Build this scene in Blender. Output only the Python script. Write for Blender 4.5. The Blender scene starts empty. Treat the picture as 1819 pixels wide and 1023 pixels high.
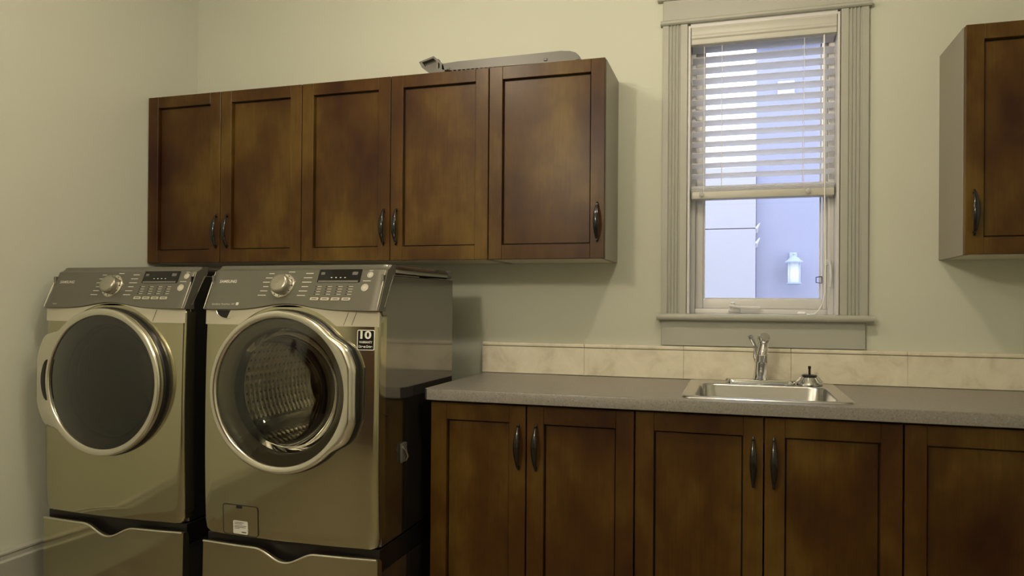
import bpy, bmesh, math, random
from mathutils import Vector, Matrix
random.seed(7)
PI = math.pi
scene = bpy.context.scene
C = scene.collection

# ------------------------------------------------------------------ camera
IMG_W, IMG_H = 1819.0, 1023.0
CX, CY, F_PX = 1009.02, 534.93, 1150.0
YAW, PITCH, ROLL = 0.2524, 0.0031, 0.0071
cam_data = bpy.data.cameras.new('camera')
cam_data.sensor_fit = 'HORIZONTAL'
cam_data.sensor_width = 36.0
cam_data.lens = F_PX / IMG_W * 36.0
cam_data.shift_x = (IMG_W / 2 - CX) / IMG_W
cam_data.shift_y = (CY - IMG_H / 2) / IMG_W
cam_data.clip_start = 0.02
cam = bpy.data.objects.new('camera', cam_data)
C.objects.link(cam)
cam.matrix_world = (Matrix.Translation((0, -2.8584, 1.2382)) @ Matrix.Rotation(YAW, 4, 'Z')
                    @ Matrix.Rotation(PI / 2 + PITCH, 4, 'X') @ Matrix.Rotation(ROLL, 4, 'Z'))
scene.camera = cam

# ------------------------------------------------------------------ world, exposure
world = bpy.data.worlds.new('overcast_sky')
scene.world = world
world.use_nodes = True
bg = world.node_tree.nodes['Background']
bg.inputs['Color'].default_value = (0.77, 0.81, 1.0, 1)
bg.inputs['Strength'].default_value = 4.2
vs = scene.view_settings
vs.view_transform = 'Standard'
vs.look = 'None'
vs.gamma = 1.0
vs.use_curve_mapping = False
vs.exposure = 0.0

LAMP_COLOR = (1.0, 0.88, 0.68)
LAMP_GLOW = 157.0
# centres and radii of the semi-flush ceiling globes; the last is added fill
LAMPS = [(-0.02, -1.30, 2.67, .06), (-1.30, -1.30, 2.63, .06), (-1.30, -3.2, 2.38, .107)]

# ------------------------------------------------------------------ helpers
def new_obj(name, data):
    o = bpy.data.objects.new(name, data)
    C.objects.link(o)
    return o

ROOT = {}

def tag(o, label=None, cat=None, group=None, kind=None):
    if label: o['label'] = label
    if cat: o['category'] = cat
    if group: o['group'] = group
    if kind: o['kind'] = kind
    return o

def thing(name, loc, label=None, cat=None, group=None, kind=None):
    o = new_obj(name, None)
    o.location = loc
    o.empty_display_size = 0.05
    ROOT[o.name] = Vector(loc)
    return tag(o, label, cat, group, kind)

def obj(name, bm, mat, parent=None, smooth=True, angle=35, recalc=True):
    """World-space bmesh -> ONE mesh object (child of parent when given)."""
    if recalc:
        bmesh.ops.recalc_face_normals(bm, faces=bm.faces[:])
    off = Vector((0, 0, 0))
    if parent is not None:
        off = ROOT[parent.name]
    else:
        xs = [v.co for v in bm.verts]
        off = Vector(((min(c.x for c in xs) + max(c.x for c in xs)) / 2,
                      (min(c.y for c in xs) + max(c.y for c in xs)) / 2,
                      min(c.z for c in xs)))
    bmesh.ops.translate(bm, verts=bm.verts[:], vec=-off)
    me = bpy.data.meshes.new(name)
    bm.to_mesh(me)
    bm.free()
    mats = mat if isinstance(mat, (list, tuple)) else [mat]
    for m in mats:
        me.materials.append(m)
    if smooth:
        for p in me.polygons:
            p.use_smooth = True
        me.set_sharp_from_angle(angle=math.radians(angle))
    o = new_obj(name, me)
    if parent is not None:
        o.parent = parent
        ROOT[o.name] = off
    else:
        o.location = off
        ROOT[o.name] = off
    return o

def BM():
    return bmesh.new()

def box(bm, x0, x1, y0, y1, z0, z1, bev=0.0, seg=2):
    r = bmesh.ops.create_cube(bm, size=1.0)
    vs_ = r['verts']
    for v in vs_:
        v.co = Vector((x0 + (v.co.x + .5) * (x1 - x0), y0 + (v.co.y + .5) * (y1 - y0), z0 + (v.co.z + .5) * (z1 - z0)))
    if bev > 0:
        es = list({e for v in vs_ for e in v.link_edges})
        bmesh.ops.bevel(bm, geom=es, offset=bev, segments=seg, profile=0.5, affect='EDGES', clamp_overlap=True)
    return bm

def grid(bm, rows, close_u=False, close_v=False):
    """rows: list of rows of Vectors; quads between."""
    vr = [[bm.verts.new(p) for p in row] for row in rows]
    n, m = len(vr), len(vr[0])
    for i in range(n - (0 if close_u else 1)):
        for j in range(m - (0 if close_v else 1)):
            a, b = vr[i], vr[(i + 1) % n]
            try:
                bm.faces.new((a[j], b[j], b[(j + 1) % m], a[(j + 1) % m]))
            except ValueError:
                pass
    return vr

def frame_of(axis):
    a = Vector(axis).normalized()
    t = Vector((0, 0, 1)) if abs(a.z) < 0.9 else Vector((1, 0, 0))
    u = a.cross(t).normalized()
    v = a.cross(u).normalized()
    return a, u, v

def lathe(bm, prof, origin, axis, seg=32, cap0=True, cap1=True):
    """prof: list of (radius, distance along axis)."""
    a, u, v = frame_of(axis)
    o = Vector(origin)
    rows = []
    for r, h in prof:
        rows.append([o + a * h + (u * math.cos(2 * PI * k / seg) + v * math.sin(2 * PI * k / seg)) * max(r, 1e-5) for k in range(seg)])
    vr = grid(bm, rows, close_v=True)
    if cap0: bm.faces.new(vr[0])
    if cap1: bm.faces.new(list(reversed(vr[-1])))
    return bm

def tube(bm, pts, rad, seg=10, flat=1.0, side=None, caps=True):
    """tube along pts; rad number or list; flat squashes one axis."""
    pts = [Vector(p) for p in pts]
    n = len(pts)
    rads = rad if isinstance(rad, (list, tuple)) else [rad] * n
    rows = []
    pu = None
    for i, p in enumerate(pts):
        d = (pts[min(i + 1, n - 1)] - pts[max(i - 1, 0)]).normalized()
        if side is not None:
            u = Vector(side) - d * Vector(side).dot(d)
        elif pu is None:
            u = frame_of(d)[1]
        else:
            u = pu - d * pu.dot(d)
        u.normalize(); pu = u
        v = d.cross(u)
        rows.append([p + (u * math.cos(2 * PI * k / seg) + v * flat * math.sin(2 * PI * k / seg)) * rads[i] for k in range(seg)])
    vr = grid(bm, rows, close_v=True)
    if caps:
        bm.faces.new(vr[0]); bm.faces.new(list(reversed(vr[-1])))
    return bm

def prism(bm, poly, axis, a0, a1):
    """poly of 2D points extruded along axis 'x','y' or 'z'. x:(y,z) y:(x,z) z:(x,y)"""
    def P(p, a):
        if axis == 'x': return Vector((a, p[0], p[1]))
        if axis == 'y': return Vector((p[0], a, p[1]))
        return Vector((p[0], p[1], a))
    A = [bm.verts.new(P(p, a0)) for p in poly]
    B = [bm.verts.new(P(p, a1)) for p in poly]
    n = len(poly)
    for i in range(n):
        bm.faces.new((A[i], A[(i + 1) % n], B[(i + 1) % n], B[i]))
    bm.faces.new(A); bm.faces.new(list(reversed(B)))
    return bm

def round_rect(x0, x1, z0, z1, r, seg=5):
    pts = []
    for cx, cz, a0 in ((x1 - r, z1 - r, 0), (x0 + r, z1 - r, PI / 2), (x0 + r, z0 + r, PI), (x1 - r, z0 + r, 1.5 * PI)):
        for k in range(seg + 1):
            a = a0 + PI / 2 * k / seg
            pts.append((cx + r * math.cos(a), cz + r * math.sin(a)))
    return pts

# ------------------------------------------------------------------ materials
def mat_new(name):
    m = bpy.data.materials.new(name)
    m.use_nodes = True
    nt = m.node_tree
    return m, nt, nt.nodes['Principled BSDF']

def simple(name, col, rough=0.5, metal=0.0, coat=0.0, coat_rough=0.1, bump=0.0, bscale=200.0, var=0.0, vscale=6.0, spec=0.5, aniso=None):
    m, nt, p = mat_new(name)
    p.inputs['Base Color'].default_value = (*col, 1)
    p.inputs['Roughness'].default_value = rough
    p.inputs['Metallic'].default_value = metal
    p.inputs['Coat Weight'].default_value = coat
    p.inputs['Coat Roughness'].default_value = coat_rough
    p.inputs['Specular IOR Level'].default_value = spec
    if var or bump:
        tc = nt.nodes.new('ShaderNodeTexCoord')
    if var:
        no = nt.nodes.new('ShaderNodeTexNoise')
        no.inputs['Scale'].default_value = vscale
        no.inputs['Detail'].default_value = 5
        mx = nt.nodes.new('ShaderNodeMix'); mx.data_type = 'RGBA'
        mx.inputs['A'].default_value = (*[c * (1 - var) for c in col], 1)
        mx.inputs['B'].default_value = (*[min(1, c * (1 + var)) for c in col], 1)
        nt.links.new(tc.outputs['Object'], no.inputs['Vector'])
        nt.links.new(no.outputs['Fac'], mx.inputs['Factor'])
        nt.links.new(mx.outputs['Result'], p.inputs['Base Color'])
    if bump:
        nb = nt.nodes.new('ShaderNodeTexNoise')
        nb.inputs['Scale'].default_value = bscale
        nb.inputs['Detail'].default_value = 3
        bp = nt.nodes.new('ShaderNodeBump')
        bp.inputs['Strength'].default_value = bump
        bp.inputs['Distance'].default_value = 0.002
        nt.links.new(tc.outputs['Object'], nb.inputs['Vector'])
        nt.links.new(nb.outputs['Fac'], bp.inputs['Height'])
        nt.links.new(bp.outputs['Normal'], p.inputs['Normal'])
    return m

def ramp_node(nt, stops):
    r = nt.nodes.new('ShaderNodeValToRGB')
    el = r.color_ramp.elements
    el[0].position, el[0].color = stops[0][0], (*stops[0][1], 1)
    el[1].position, el[1].color = stops[-1][0], (*stops[-1][1], 1)
    for pos, c in stops[1:-1]:
        e = el.new(pos); e.color = (*c, 1)
    return r

def wood_mat(name, dark, mid, light, rough=0.33):
    """dark-stained maple: blotches of stain plus fine upright grain."""
    m, nt, p = mat_new(name)
    geo = nt.nodes.new('ShaderNodeNewGeometry')
    mp = nt.nodes.new('ShaderNodeMapping'); mp.inputs['Scale'].default_value = (1.0, 1.0, 0.55)
    nt.links.new(geo.outputs['Position'], mp.inputs['Vector'])
    n1 = nt.nodes.new('ShaderNodeTexNoise'); n1.inputs['Scale'].default_value = 4.2; n1.inputs['Detail'].default_value = 4; n1.inputs['Roughness'].default_value = 0.55
    nt.links.new(mp.outputs['Vector'], n1.inputs['Vector'])
    r1 = ramp_node(nt, [(0.30, dark), (0.5, mid), (0.72, light)])
    nt.links.new(n1.outputs['Fac'], r1.inputs['Fac'])
    mp2 = nt.nodes.new('ShaderNodeMapping'); mp2.inputs['Scale'].default_value = (160.0, 160.0, 6.0)
    nt.links.new(geo.outputs['Position'], mp2.inputs['Vector'])
    n2 = nt.nodes.new('ShaderNodeTexNoise'); n2.inputs['Scale'].default_value = 1.0; n2.inputs['Detail'].default_value = 3
    nt.links.new(mp2.outputs['Vector'], n2.inputs['Vector'])
    r2 = ramp_node(nt, [(0.30, (0.80, 0.80, 0.80)), (0.7, (1.0, 1.0, 1.0))])
    nt.links.new(n2.outputs['Fac'], r2.inputs['Fac'])
    mx = nt.nodes.new('ShaderNodeMix'); mx.data_type = 'RGBA'; mx.blend_type = 'MULTIPLY'
    mx.inputs['Factor'].default_value = 1.0
    nt.links.new(r1.outputs['Color'], mx.inputs['A']); nt.links.new(r2.outputs['Color'], mx.inputs['B'])
    nt.links.new(mx.outputs['Result'], p.inputs['Base Color'])
    p.inputs['Roughness'].default_value = rough
    p.inputs['Specular IOR Level'].default_value = 0.22
    p.inputs['Coat Weight'].default_value = 0.15; p.inputs['Coat Roughness'].default_value = 0.3
    bp = nt.nodes.new('ShaderNodeBump'); bp.inputs['Strength'].default_value = 0.06; bp.inputs['Distance'].default_value = 0.001
    nt.links.new(n2.outputs['Fac'], bp.inputs['Height']); nt.links.new(bp.outputs['Normal'], p.inputs['Normal'])
    return m

def glass_mat(name, tint, refl_boost=1.0, rough=0.0, ior=1.5):
    """thin pane: tinted see-through plus Fresnel mirror."""
    m = bpy.data.materials.new(name); m.use_nodes = True
    nt = m.node_tree; nt.nodes.clear()
    out = nt.nodes.new('ShaderNodeOutputMaterial')
    tr = nt.nodes.new('ShaderNodeBsdfTransparent'); tr.inputs['Color'].default_value = (*tint, 1)
    gl = nt.nodes.new('ShaderNodeBsdfGlossy'); gl.inputs['Roughness'].default_value = rough
    fr = nt.nodes.new('ShaderNodeFresnel'); fr.inputs['IOR'].default_value = ior
    mu = nt.nodes.new('ShaderNodeMath'); mu.operation = 'MULTIPLY'; mu.use_clamp = True; mu.inputs[1].default_value = refl_boost
    mx = nt.nodes.new('ShaderNodeMixShader')
    nt.links.new(fr.outputs['Fac'], mu.inputs[0]); nt.links.new(mu.outputs[0], mx.inputs['Fac'])
    nt.links.new(tr.outputs['BSDF'], mx.inputs[1]); nt.links.new(gl.outputs['BSDF'], mx.inputs[2])
    nt.links.new(mx.outputs['Shader'], out.inputs['Surface'])
    return m

def emit_mat(name, col, strength):
    m, nt, p = mat_new(name)
    p.inputs['Base Color'].default_value = (*col, 1)
    p.inputs['Emission Color'].default_value = (*col, 1)
    p.inputs['Emission Strength'].default_value = strength
    return m

def speckle_mat(name, base, dark, light, rough=0.35):
    m, nt, p = mat_new(name)
    geo = nt.nodes.new('ShaderNodeNewGeometry')
    v = nt.nodes.new('ShaderNodeTexNoise'); v.inputs['Scale'].default_value = 190; v.inputs['Detail'].default_value = 2
    nt.links.new(geo.outputs['Position'], v.inputs['Vector'])
    r = ramp_node(nt, [(0.30, dark), (0.42, base), (0.60, base), (0.72, light)])
    nt.links.new(v.outputs['Fac'], r.inputs['Fac']); nt.links.new(r.outputs['Color'], p.inputs['Base Color'])
    p.inputs['Roughness'].default_value = rough
    return m

def stone_mat(name, a, b, c):
    m, nt, p = mat_new(name)
    geo = nt.nodes.new('ShaderNodeNewGeometry')
    n = nt.nodes.new('ShaderNodeTexNoise'); n.inputs['Scale'].default_value = 9; n.inputs['Detail'].default_value = 7; n.inputs['Roughness'].default_value = 0.62
    n.inputs['Distortion'].default_value = 0.6
    nt.links.new(geo.outputs['Position'], n.inputs['Vector'])
    r = ramp_node(nt, [(0.30, a), (0.5, b), (0.68, c)])
    nt.links.new(n.outputs['Fac'], r.inputs['Fac']); nt.links.new(r.outputs['Color'], p.inputs['Base Color'])
    p.inputs['Roughness'].default_value = 0.45
    return m

def drum_mat(name):
    """stainless drum: rows of pressed diamonds and drain holes as fine relief."""
    m, nt, p = mat_new(name)
    p.inputs['Metallic'].default_value = 1.0
    p.inputs['Roughness'].default_value = 0.28
    tc = nt.nodes.new('ShaderNodeUVMap')
    vo = nt.nodes.new('ShaderNodeTexVoronoi'); vo.inputs['Scale'].default_value = 1.0; vo.inputs['Randomness'].default_value = 0.0
    mp = nt.nodes.new('ShaderNodeMapping'); mp.inputs['Scale'].default_value = (46, 16, 1); mp.inputs['Rotation'].default_value = (0, 0, 0)
    nt.links.new(tc.outputs['UV'], mp.inputs['Vector']); nt.links.new(mp.outputs['Vector'], vo.inputs['Vector'])
    r = ramp_node(nt, [(0.12, (0.01, 0.01, 0.01)), (0.2, (0.80, 0.77, 0.68))])
    nt.links.new(vo.outputs['Distance'], r.inputs['Fac']); nt.links.new(r.outputs['Color'], p.inputs['Base Color'])
    bp = nt.nodes.new('ShaderNodeBump'); bp.inputs['Strength'].default_value = 0.9; bp.inputs['Distance'].default_value = 0.006; bp.invert = True
    nt.links.new(vo.outputs['Distance'], bp.inputs['Height']); nt.links.new(bp.outputs['Normal'], p.inputs['Normal'])
    return m

M = {}
M['paint'] = simple('beige_wall_paint', (0.57, 0.582, 0.495), 0.6, bump=0.05, bscale=350, spec=0.3)
M['ceil'] = simple('white_ceiling_paint', (0.72, 0.70, 0.62), 0.8)
M['trim'] = simple('cream_trim_paint', (0.405, 0.405, 0.36), 0.38, spec=0.4)
M['vinyl'] = simple('white_vinyl', (0.64, 0.63, 0.63), 0.35)
M['valance'] = simple('cream_valance', (0.52, 0.51, 0.46), 0.4)
M['blind'] = simple('white_blind_vinyl', (0.82, 0.81, 0.80), 0.4)
def translucent(m, col, fac):
    nt = m.node_tree; p = nt.nodes['Principled BSDF']; out = nt.nodes['Material Output']
    tl = nt.nodes.new('ShaderNodeBsdfTranslucent'); tl.inputs['Color'].default_value = (*col, 1)
    mx = nt.nodes.new('ShaderNodeMixShader'); mx.inputs['Fac'].default_value = fac
    nt.links.new(p.outputs['BSDF'], mx.inputs[1]); nt.links.new(tl.outputs['BSDF'], mx.inputs[2]); nt.links.new(mx.outputs['Shader'], out.inputs['Surface'])
translucent(M['blind'], (0.93, 0.93, 0.95), 0.75)
M['cord'] = simple('white_cord', (0.85, 0.85, 0.85), 0.7)
M['wood'] = wood_mat('dark_stained_maple', (0.033, 0.0070, 0.0009), (0.071, 0.0300, 0.0030), (0.138, 0.079, 0.012), 0.43)
M['groove'] = simple('black_glazed_groove', (0.004, 0.003, 0.002), 0.6)
M['taupe'] = simple('taupe_side', (0.25, 0.23, 0.18), 0.42)  # cabinet sides, paler and greyer than the door wood
M['melamine'] = simple('pale_melamine', (0.60, 0.55, 0.44), 0.5)
M['bronze'] = simple('black_bronze', (0.006, 0.005, 0.0045), 0.14, metal=0.0, spec=0.6)
M['counter'] = speckle_mat('grey_speckled_laminate', (0.215, 0.198, 0.175), (0.140, 0.127, 0.108), (0.29, 0.27, 0.238), 0.33)
M['stone'] = stone_mat('beige_travertine', (0.55, 0.495, 0.385), (0.70, 0.65, 0.525), (0.77, 0.72, 0.60))
M['grout'] = simple('grout', (0.42, 0.37, 0.28), 0.9)
M['steel'] = simple('brushed_stainless', (0.58, 0.57, 0.55), 0.24, metal=1.0, bump=0.0)
M['chrome'] = simple('polished_chrome', (0.72, 0.72, 0.72), 0.06, metal=1.0)
M['platinum'] = simple('platinum_lacquer', (0.48, 0.45, 0.305), 0.11, metal=0.95, coat=0.2, coat_rough=0.03)
M['console'] = simple('platinum_console', (0.135, 0.128, 0.103), 0.38, metal=0.35, coat=0.1)
M['band'] = simple('champagne_band', (0.58, 0.545, 0.44), 0.30, metal=0.3)
M['side'] = simple('grey_side_panel', (0.30, 0.29, 0.275), 0.085, metal=0.95)
M['knob'] = simple('satin_knob', (0.36, 0.34, 0.28), 0.28, metal=0.7)
M['ring'] = simple('satin_chrome_ring', (0.74, 0.71, 0.62), 0.16, metal=0.95)
M['rubber'] = simple('black_gasket', (0.010, 0.009, 0.009), 0.3)
M['greyrub'] = simple('grey_gasket', (0.10, 0.10, 0.095), 0.4)
M['drum'] = drum_mat('pressed_stainless_drum')
M['drumback'] = simple('stainless_drum_back', (0.50, 0.48, 0.44), 0.3, metal=1.0, bump=0.3, bscale=60)
M['doorglass'] = glass_mat('smoked_door_glass', (0.74, 0.72, 0.64), 1.4)
M['dryglass'] = glass_mat('dark_door_glass', (0.30, 0.28, 0.22), 2.0)
M['bowl'] = glass_mat('clear_inner_bowl', (0.84, 0.83, 0.79), 1.0)
M['rimgrey'] = simple('smoke_grey_rim', (0.17, 0.155, 0.115), 0.22, coat=0.3)
M['darkcav'] = simple('grey_dryer_drum', (0.20, 0.18, 0.13), 0.4, metal=0.5)
M['display'] = simple('black_display', (0.004, 0.004, 0.004), 0.08)
M['print'] = simple('pale_print', (0.62, 0.60, 0.54), 0.5)
M['printdark'] = simple('dark_print', (0.02, 0.02, 0.02), 0.5)
M['sticker_w'] = simple('white_sticker', (0.75, 0.74, 0.68), 0.5)
M['sticker_b'] = simple('black_sticker', (0.006, 0.006, 0.006), 0.25)
M['greyplastic'] = simple('grey_plastic', (0.125, 0.118, 0.105), 0.42)
M['glass'] = glass_mat('window_glass', (0.96, 0.98, 0.98), 0.8)
M['tile'] = simple('beige_floor_tile', (0.20, 0.165, 0.12), 0.35, var=0.12, vscale=4)
M['door'] = wood_mat('red_brown_door', (0.055, 0.014, 0.006), (0.085, 0.022, 0.009), (0.11, 0.032, 0.012), 0.3)
M['brass'] = simple('dark_knob_metal', (0.05, 0.04, 0.03), 0.3, metal=1.0)
M['stucco_b'] = simple('blue_grey_stucco', (0.30, 0.305, 0.40), 0.9, bump=0.3, bscale=60, var=0.08, vscale=1.5)
M['stucco_w'] = simple('pale_block', (0.42, 0.41, 0.45), 0.9, bump=0.3, bscale=60, var=0.05, vscale=1.5)
M['stuccojoint'] = simple('pale_joint', (0.32, 0.32, 0.36), 0.9)
M['gravel'] = simple('grey_ground', (0.35, 0.36, 0.38), 0.9, var=0.2, vscale=12)
M['lampmetal'] = simple('grey_blue_lantern_metal', (0.36, 0.42, 0.52), 0.5)
M['lampglass'] = simple('frosted_lantern_glass', (0.62, 0.66, 0.70), 0.5)
translucent(M['lampglass'], (0.95, 0.97, 1.0), 0.7)
M['bulb'] = emit_mat('lantern_bulb', (1.0, 0.97, 0.85), 0.7)
M['lens'] = emit_mat('frosted_globe', LAMP_COLOR, LAMP_GLOW)
M['canvas'] = simple('dark_picture', (0.05, 0.05, 0.08), 0.3)
M['frame_b'] = simple('pale_picture_frame', (0.55, 0.52, 0.46), 0.4)

# ------------------------------------------------------------------ room shell
XL, XR, YF, ZC = -2.795, 1.42, -4.0, 2.86
WX0, WX1, WZ0, WZ1 = -0.203, 0.412, 1.185, 2.455      # window opening
WT = 0.16

bm = BM(); box(bm, XL - .15, XR + .15, YF - .15, WT, -0.12, 0.0)
floor = tag(obj('floor', bm, M['tile'], smooth=False), 'beige tiled laundry room floor', 'floor', kind='structure')
ROOTfloor = floor
nx, ny = 9, 9
tw, th = (XR - XL) / nx, (0 - YF) / ny
tm = None
for i in range(nx):
    for j in range(ny):
        if tm is None:
            b = BM(); box(b, -tw / 2 + .002, tw / 2 - .002, -th / 2 + .002, th / 2 - .002, 0, 0.004, .001, 1)
            tm = bpy.data.meshes.new('floor_tile'); b.to_mesh(tm); b.free(); tm.materials.append(M['tile'])
        t = new_obj('floor_tile', tm); t.parent = floor
        t.location = Vector((XL + tw * (i + .5), YF + th * (j + .5), -0.0005)) - floor.location
bm = BM(); box(bm, XL - .15, XR + .15, YF - .15, WT, ZC, ZC + .12)
tag(obj('ceiling', bm, M['ceil'], smooth=False), 'plain white painted ceiling', 'ceiling', kind='structure')
bm = BM(); box(bm, XL - .15, XL, YF - .15, WT, 0, ZC)
tag(obj('wall_left', bm, M['paint'], smooth=False), 'beige painted wall beside the dryer', 'wall', kind='structure')
bm = BM(); box(bm, XR, XR + .15, YF - .15, WT, 0, ZC)
tag(obj('wall_right', bm, M['paint'], smooth=False), 'beige painted wall at the end of the counter', 'wall', kind='structure')
DX0, DX1, DH = -2.68, -1.83, 2.06
bm = BM()
box(bm, XL, XR, YF - .15, YF, 0, ZC)
tag(obj('wall_front', bm, M['paint'], smooth=False), 'beige painted wall behind the viewer', 'wall', kind='structure')
# back wall with the window hole
bm = BM()
def wall_hole(bm, y0, y1):
    xs = [XL, WX0, WX1, XR]; zs = [0, WZ0, WZ1, ZC]
    V = {}
    for k, y in enumerate((y0, y1)):
        for i, x in enumerate(xs):
            for j, z in enumerate(zs):
                V[k, i, j] = bm.verts.new((x, y, z))
    for k in (0, 1):
        for i in range(3):
            for j in range(3):
                if (i, j) == (1, 1): continue
                bm.faces.new((V[k, i, j], V[k, i + 1, j], V[k, i + 1, j + 1], V[k, i, j + 1]))
    ring = [(1, 1), (2, 1), (2, 2), (1, 2)]
    for a in range(4):
        p, q = ring[a], ring[(a + 1) % 4]
        bm.faces.new((V[0, *p], V[0, *q], V[1, *q], V[1, *p]))
    outer = [(0, 0), (1, 0), (2, 0), (3, 0), (3, 1), (3, 2), (3, 3), (2, 3), (1, 3), (0, 3), (0, 2), (0, 1)]
    for a in range(12):
        p, q = outer[a], outer[(a + 1) % 12]
        bm.faces.new((V[0, *p], V[0, *q], V[1, *q], V[1, *p]))
wall_hole(bm, 0.0, WT)
tag(obj('wall_back', bm, M['paint'], smooth=False), 'beige painted wall with the window and the cabinets', 'wall', kind='structure')

# baseboards: tall moulded profile
def baseboard_y(name, x, sgn, y0, y1, label):
    prof = [(0, 0.0045), (.016, 0.0045), (.016, .190), (.0185, .196), (.0185, .203), (.012, .210), (.012, .226), (.0165, .232), (.0165, .238), (.009, .246), (0, .246)]
    bm = BM(); prism(bm, [(x + sgn * d, z) for d, z in prof], 'y', y0, y1)
    return tag(obj(name, bm, M['trim'], angle=25), label, 'baseboard', kind='structure')
def baseboard_x(name, y, sgn, x0, x1, label):
    prof = [(0, 0.0045), (.016, 0.0045), (.016, .190), (.0185, .196), (.0185, .203), (.012, .210), (.012, .226), (.0165, .232), (.0165, .238), (.009, .246), (0, .246)]
    bm = BM(); prism(bm, [(y + sgn * d, z) for d, z in prof], 'x', x0, x1)
    return tag(obj(name, bm, M['trim'], angle=25), label, 'baseboard', kind='structure')
baseboard_y('baseboard_left', XL, 1, YF, -0.0, 'tall moulded cream baseboard beside the dryer')
baseboard_y('baseboard_right', XR, -1, YF, -0.66, 'tall moulded cream baseboard on the wall past the counter end')
baseboard_x('baseboard_front', YF, 1, DX1 + .11, XR - .02, 'tall moulded cream baseboard on the wall behind the viewer')

# brown panel door behind the viewer (seen mirrored in the dryer glass)
dr = thing('door_1', ((DX0 + DX1) / 2, YF, 0.004), 'red brown panelled wooden door behind the viewer', 'door', kind='structure')
bm = BM(); box(bm, DX0, DX1, YF, YF + .035, 0.006, DH, .003, 1)
leaf = obj('door_leaf', bm, M['door'], dr)
w = DX1 - DX0
for i in range(2):
    for z0, z1 in ((0.22, 0.92), (1.06, 1.92)):
        x0 = DX0 + .11 + i * (w / 2 - .045); x1 = x0 + w / 2 - .175
        bm = BM(); box(bm, x0, x1, YF + .030, YF + .043, z0, z1, .008, 2)
        obj('raised_panel', bm, M['door'], leaf)
for x0, x1 in ((DX0 - .1, DX0 - .003), (DX1 + .003, DX1 + .1)):
    bm = BM(); box(bm, x0, x1, YF, YF + .022, 0.006, DH + .1, .004, 1); obj('casing', bm, M['trim'], dr)
bm = BM(); box(bm, DX0 - .003, DX1 + .003, YF, YF + .022, DH + .003, DH + .1, .004, 1); obj('casing', bm, M['trim'], dr)
bm = BM(); lathe(bm, [(.03, 0), (.03, .006), (.012, .012), (.012, .035), (.026, .045), (.029, .06), (.018, .072)], (DX0 + .065, YF + .035, .98), (0, 1, 0), 20)
obj('door_knob', bm, M['brass'], dr)
bm = BM(); lathe(bm, [(.026, 0), (.026, .01), (.016, .014)], (DX0 + .065, YF + .035, 1.12), (0, 1, 0), 20)
obj('dead_bolt', bm, M['brass'], dr)

# ------------------------------------------------------------------ window
win = thing('window_1', (0.105, 0, 1.06), 'white casement window with fluted beige casing above the sink', 'window', kind='structure')
def casing(x0, x1, z0, z1, flip=False):
    """fluted flat casing, grooves run upright."""
    W_ = x1 - x0
    prof = [(0, 0), (0, -.019), (.012, -.0195)]
    gs = [.030, .044, .058, .072] if not flip else [W_ - .072, W_ - .058, W_ - .044, W_ - .030]
    for g in gs:
        prof += [(g - .0055, -.0195), (g - .003, -.0135), (g, -.012), (g + .003, -.0135), (g + .0055, -.0195)]
    prof += [(W_ - .012, -.0195), (W_, -.019), (W_, 0)]
    bm = BM(); prism(bm, [(x0 + a, y) for a, y in prof], 'z', z0, z1)
    return obj('casing', bm, M['trim'], win, angle=20)
casing(-.312, -.206, 1.197, 2.452)
casing(.415, .520, 1.197, 2.452, True)
bm = BM(); prism(bm, [(0, 2.452), (-.026, 2.452), (-.032, 2.457), (-.032, 2.466), (-.024, 2.472), (0, 2.472)], 'x', -.322, .530); obj('head_fillet', bm, M['trim'], win, angle=25)
bm = BM(); box(bm, -.312, .520, -.020, 0, 2.472, 2.560, .002, 1); obj('head_board', bm, M['trim'], win)
bm = BM(); prism(bm, [(0, 2.560), (-.024, 2.560), (-.034, 2.568), (-.036, 2.580), (-.050, 2.592), (-.052, 2.606), (0, 2.606)], 'x', -.335, .543); obj('head_cap', bm, M['trim'], win, angle=25)
# stool with rounded nose, apron
nose = [(0.155, 1.168), (-.038, 1.168)] + [(-.038 - .0135 * math.sin(a), 1.1825 - .0145 * math.cos(a)) for a in [PI * k / 8 for k in range(1, 8)]] + [(-.038, 1.197), (0.155, 1.197)]
bm = BM()
prism(bm, nose[1:-1] + [(0.0, 1.197), (0.0, 1.168)], 'x', -.330, .540)
obj('stool', bm, M['trim'], win, angle=40)
bm = BM(); box(bm, WX0 + .001, WX1 - .001, 0.0, .155, 1.186, 1.197, .001, 1); obj('sill_board', bm, M['vinyl'], win)
bm = BM(); box(bm, -.312, .513, -.017, 0, 1.058, 1.168, .002, 1); obj('apron', bm, M['trim'], win)
# jamb liners
for x0, x1 in ((WX0, WX0 + .010), (WX1 - .010, WX1)):
    bm = BM(); box(bm, x0, x1, -.012, .155, 1.197, 2.445, .001, 1); obj('jamb', bm, M['vinyl'], win)
bm = BM(); box(bm, WX0 + .01, WX1 - .01, -.012, .155, 2.435, 2.455, .001, 1); obj('jamb', bm, M['vinyl'], win)
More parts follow.
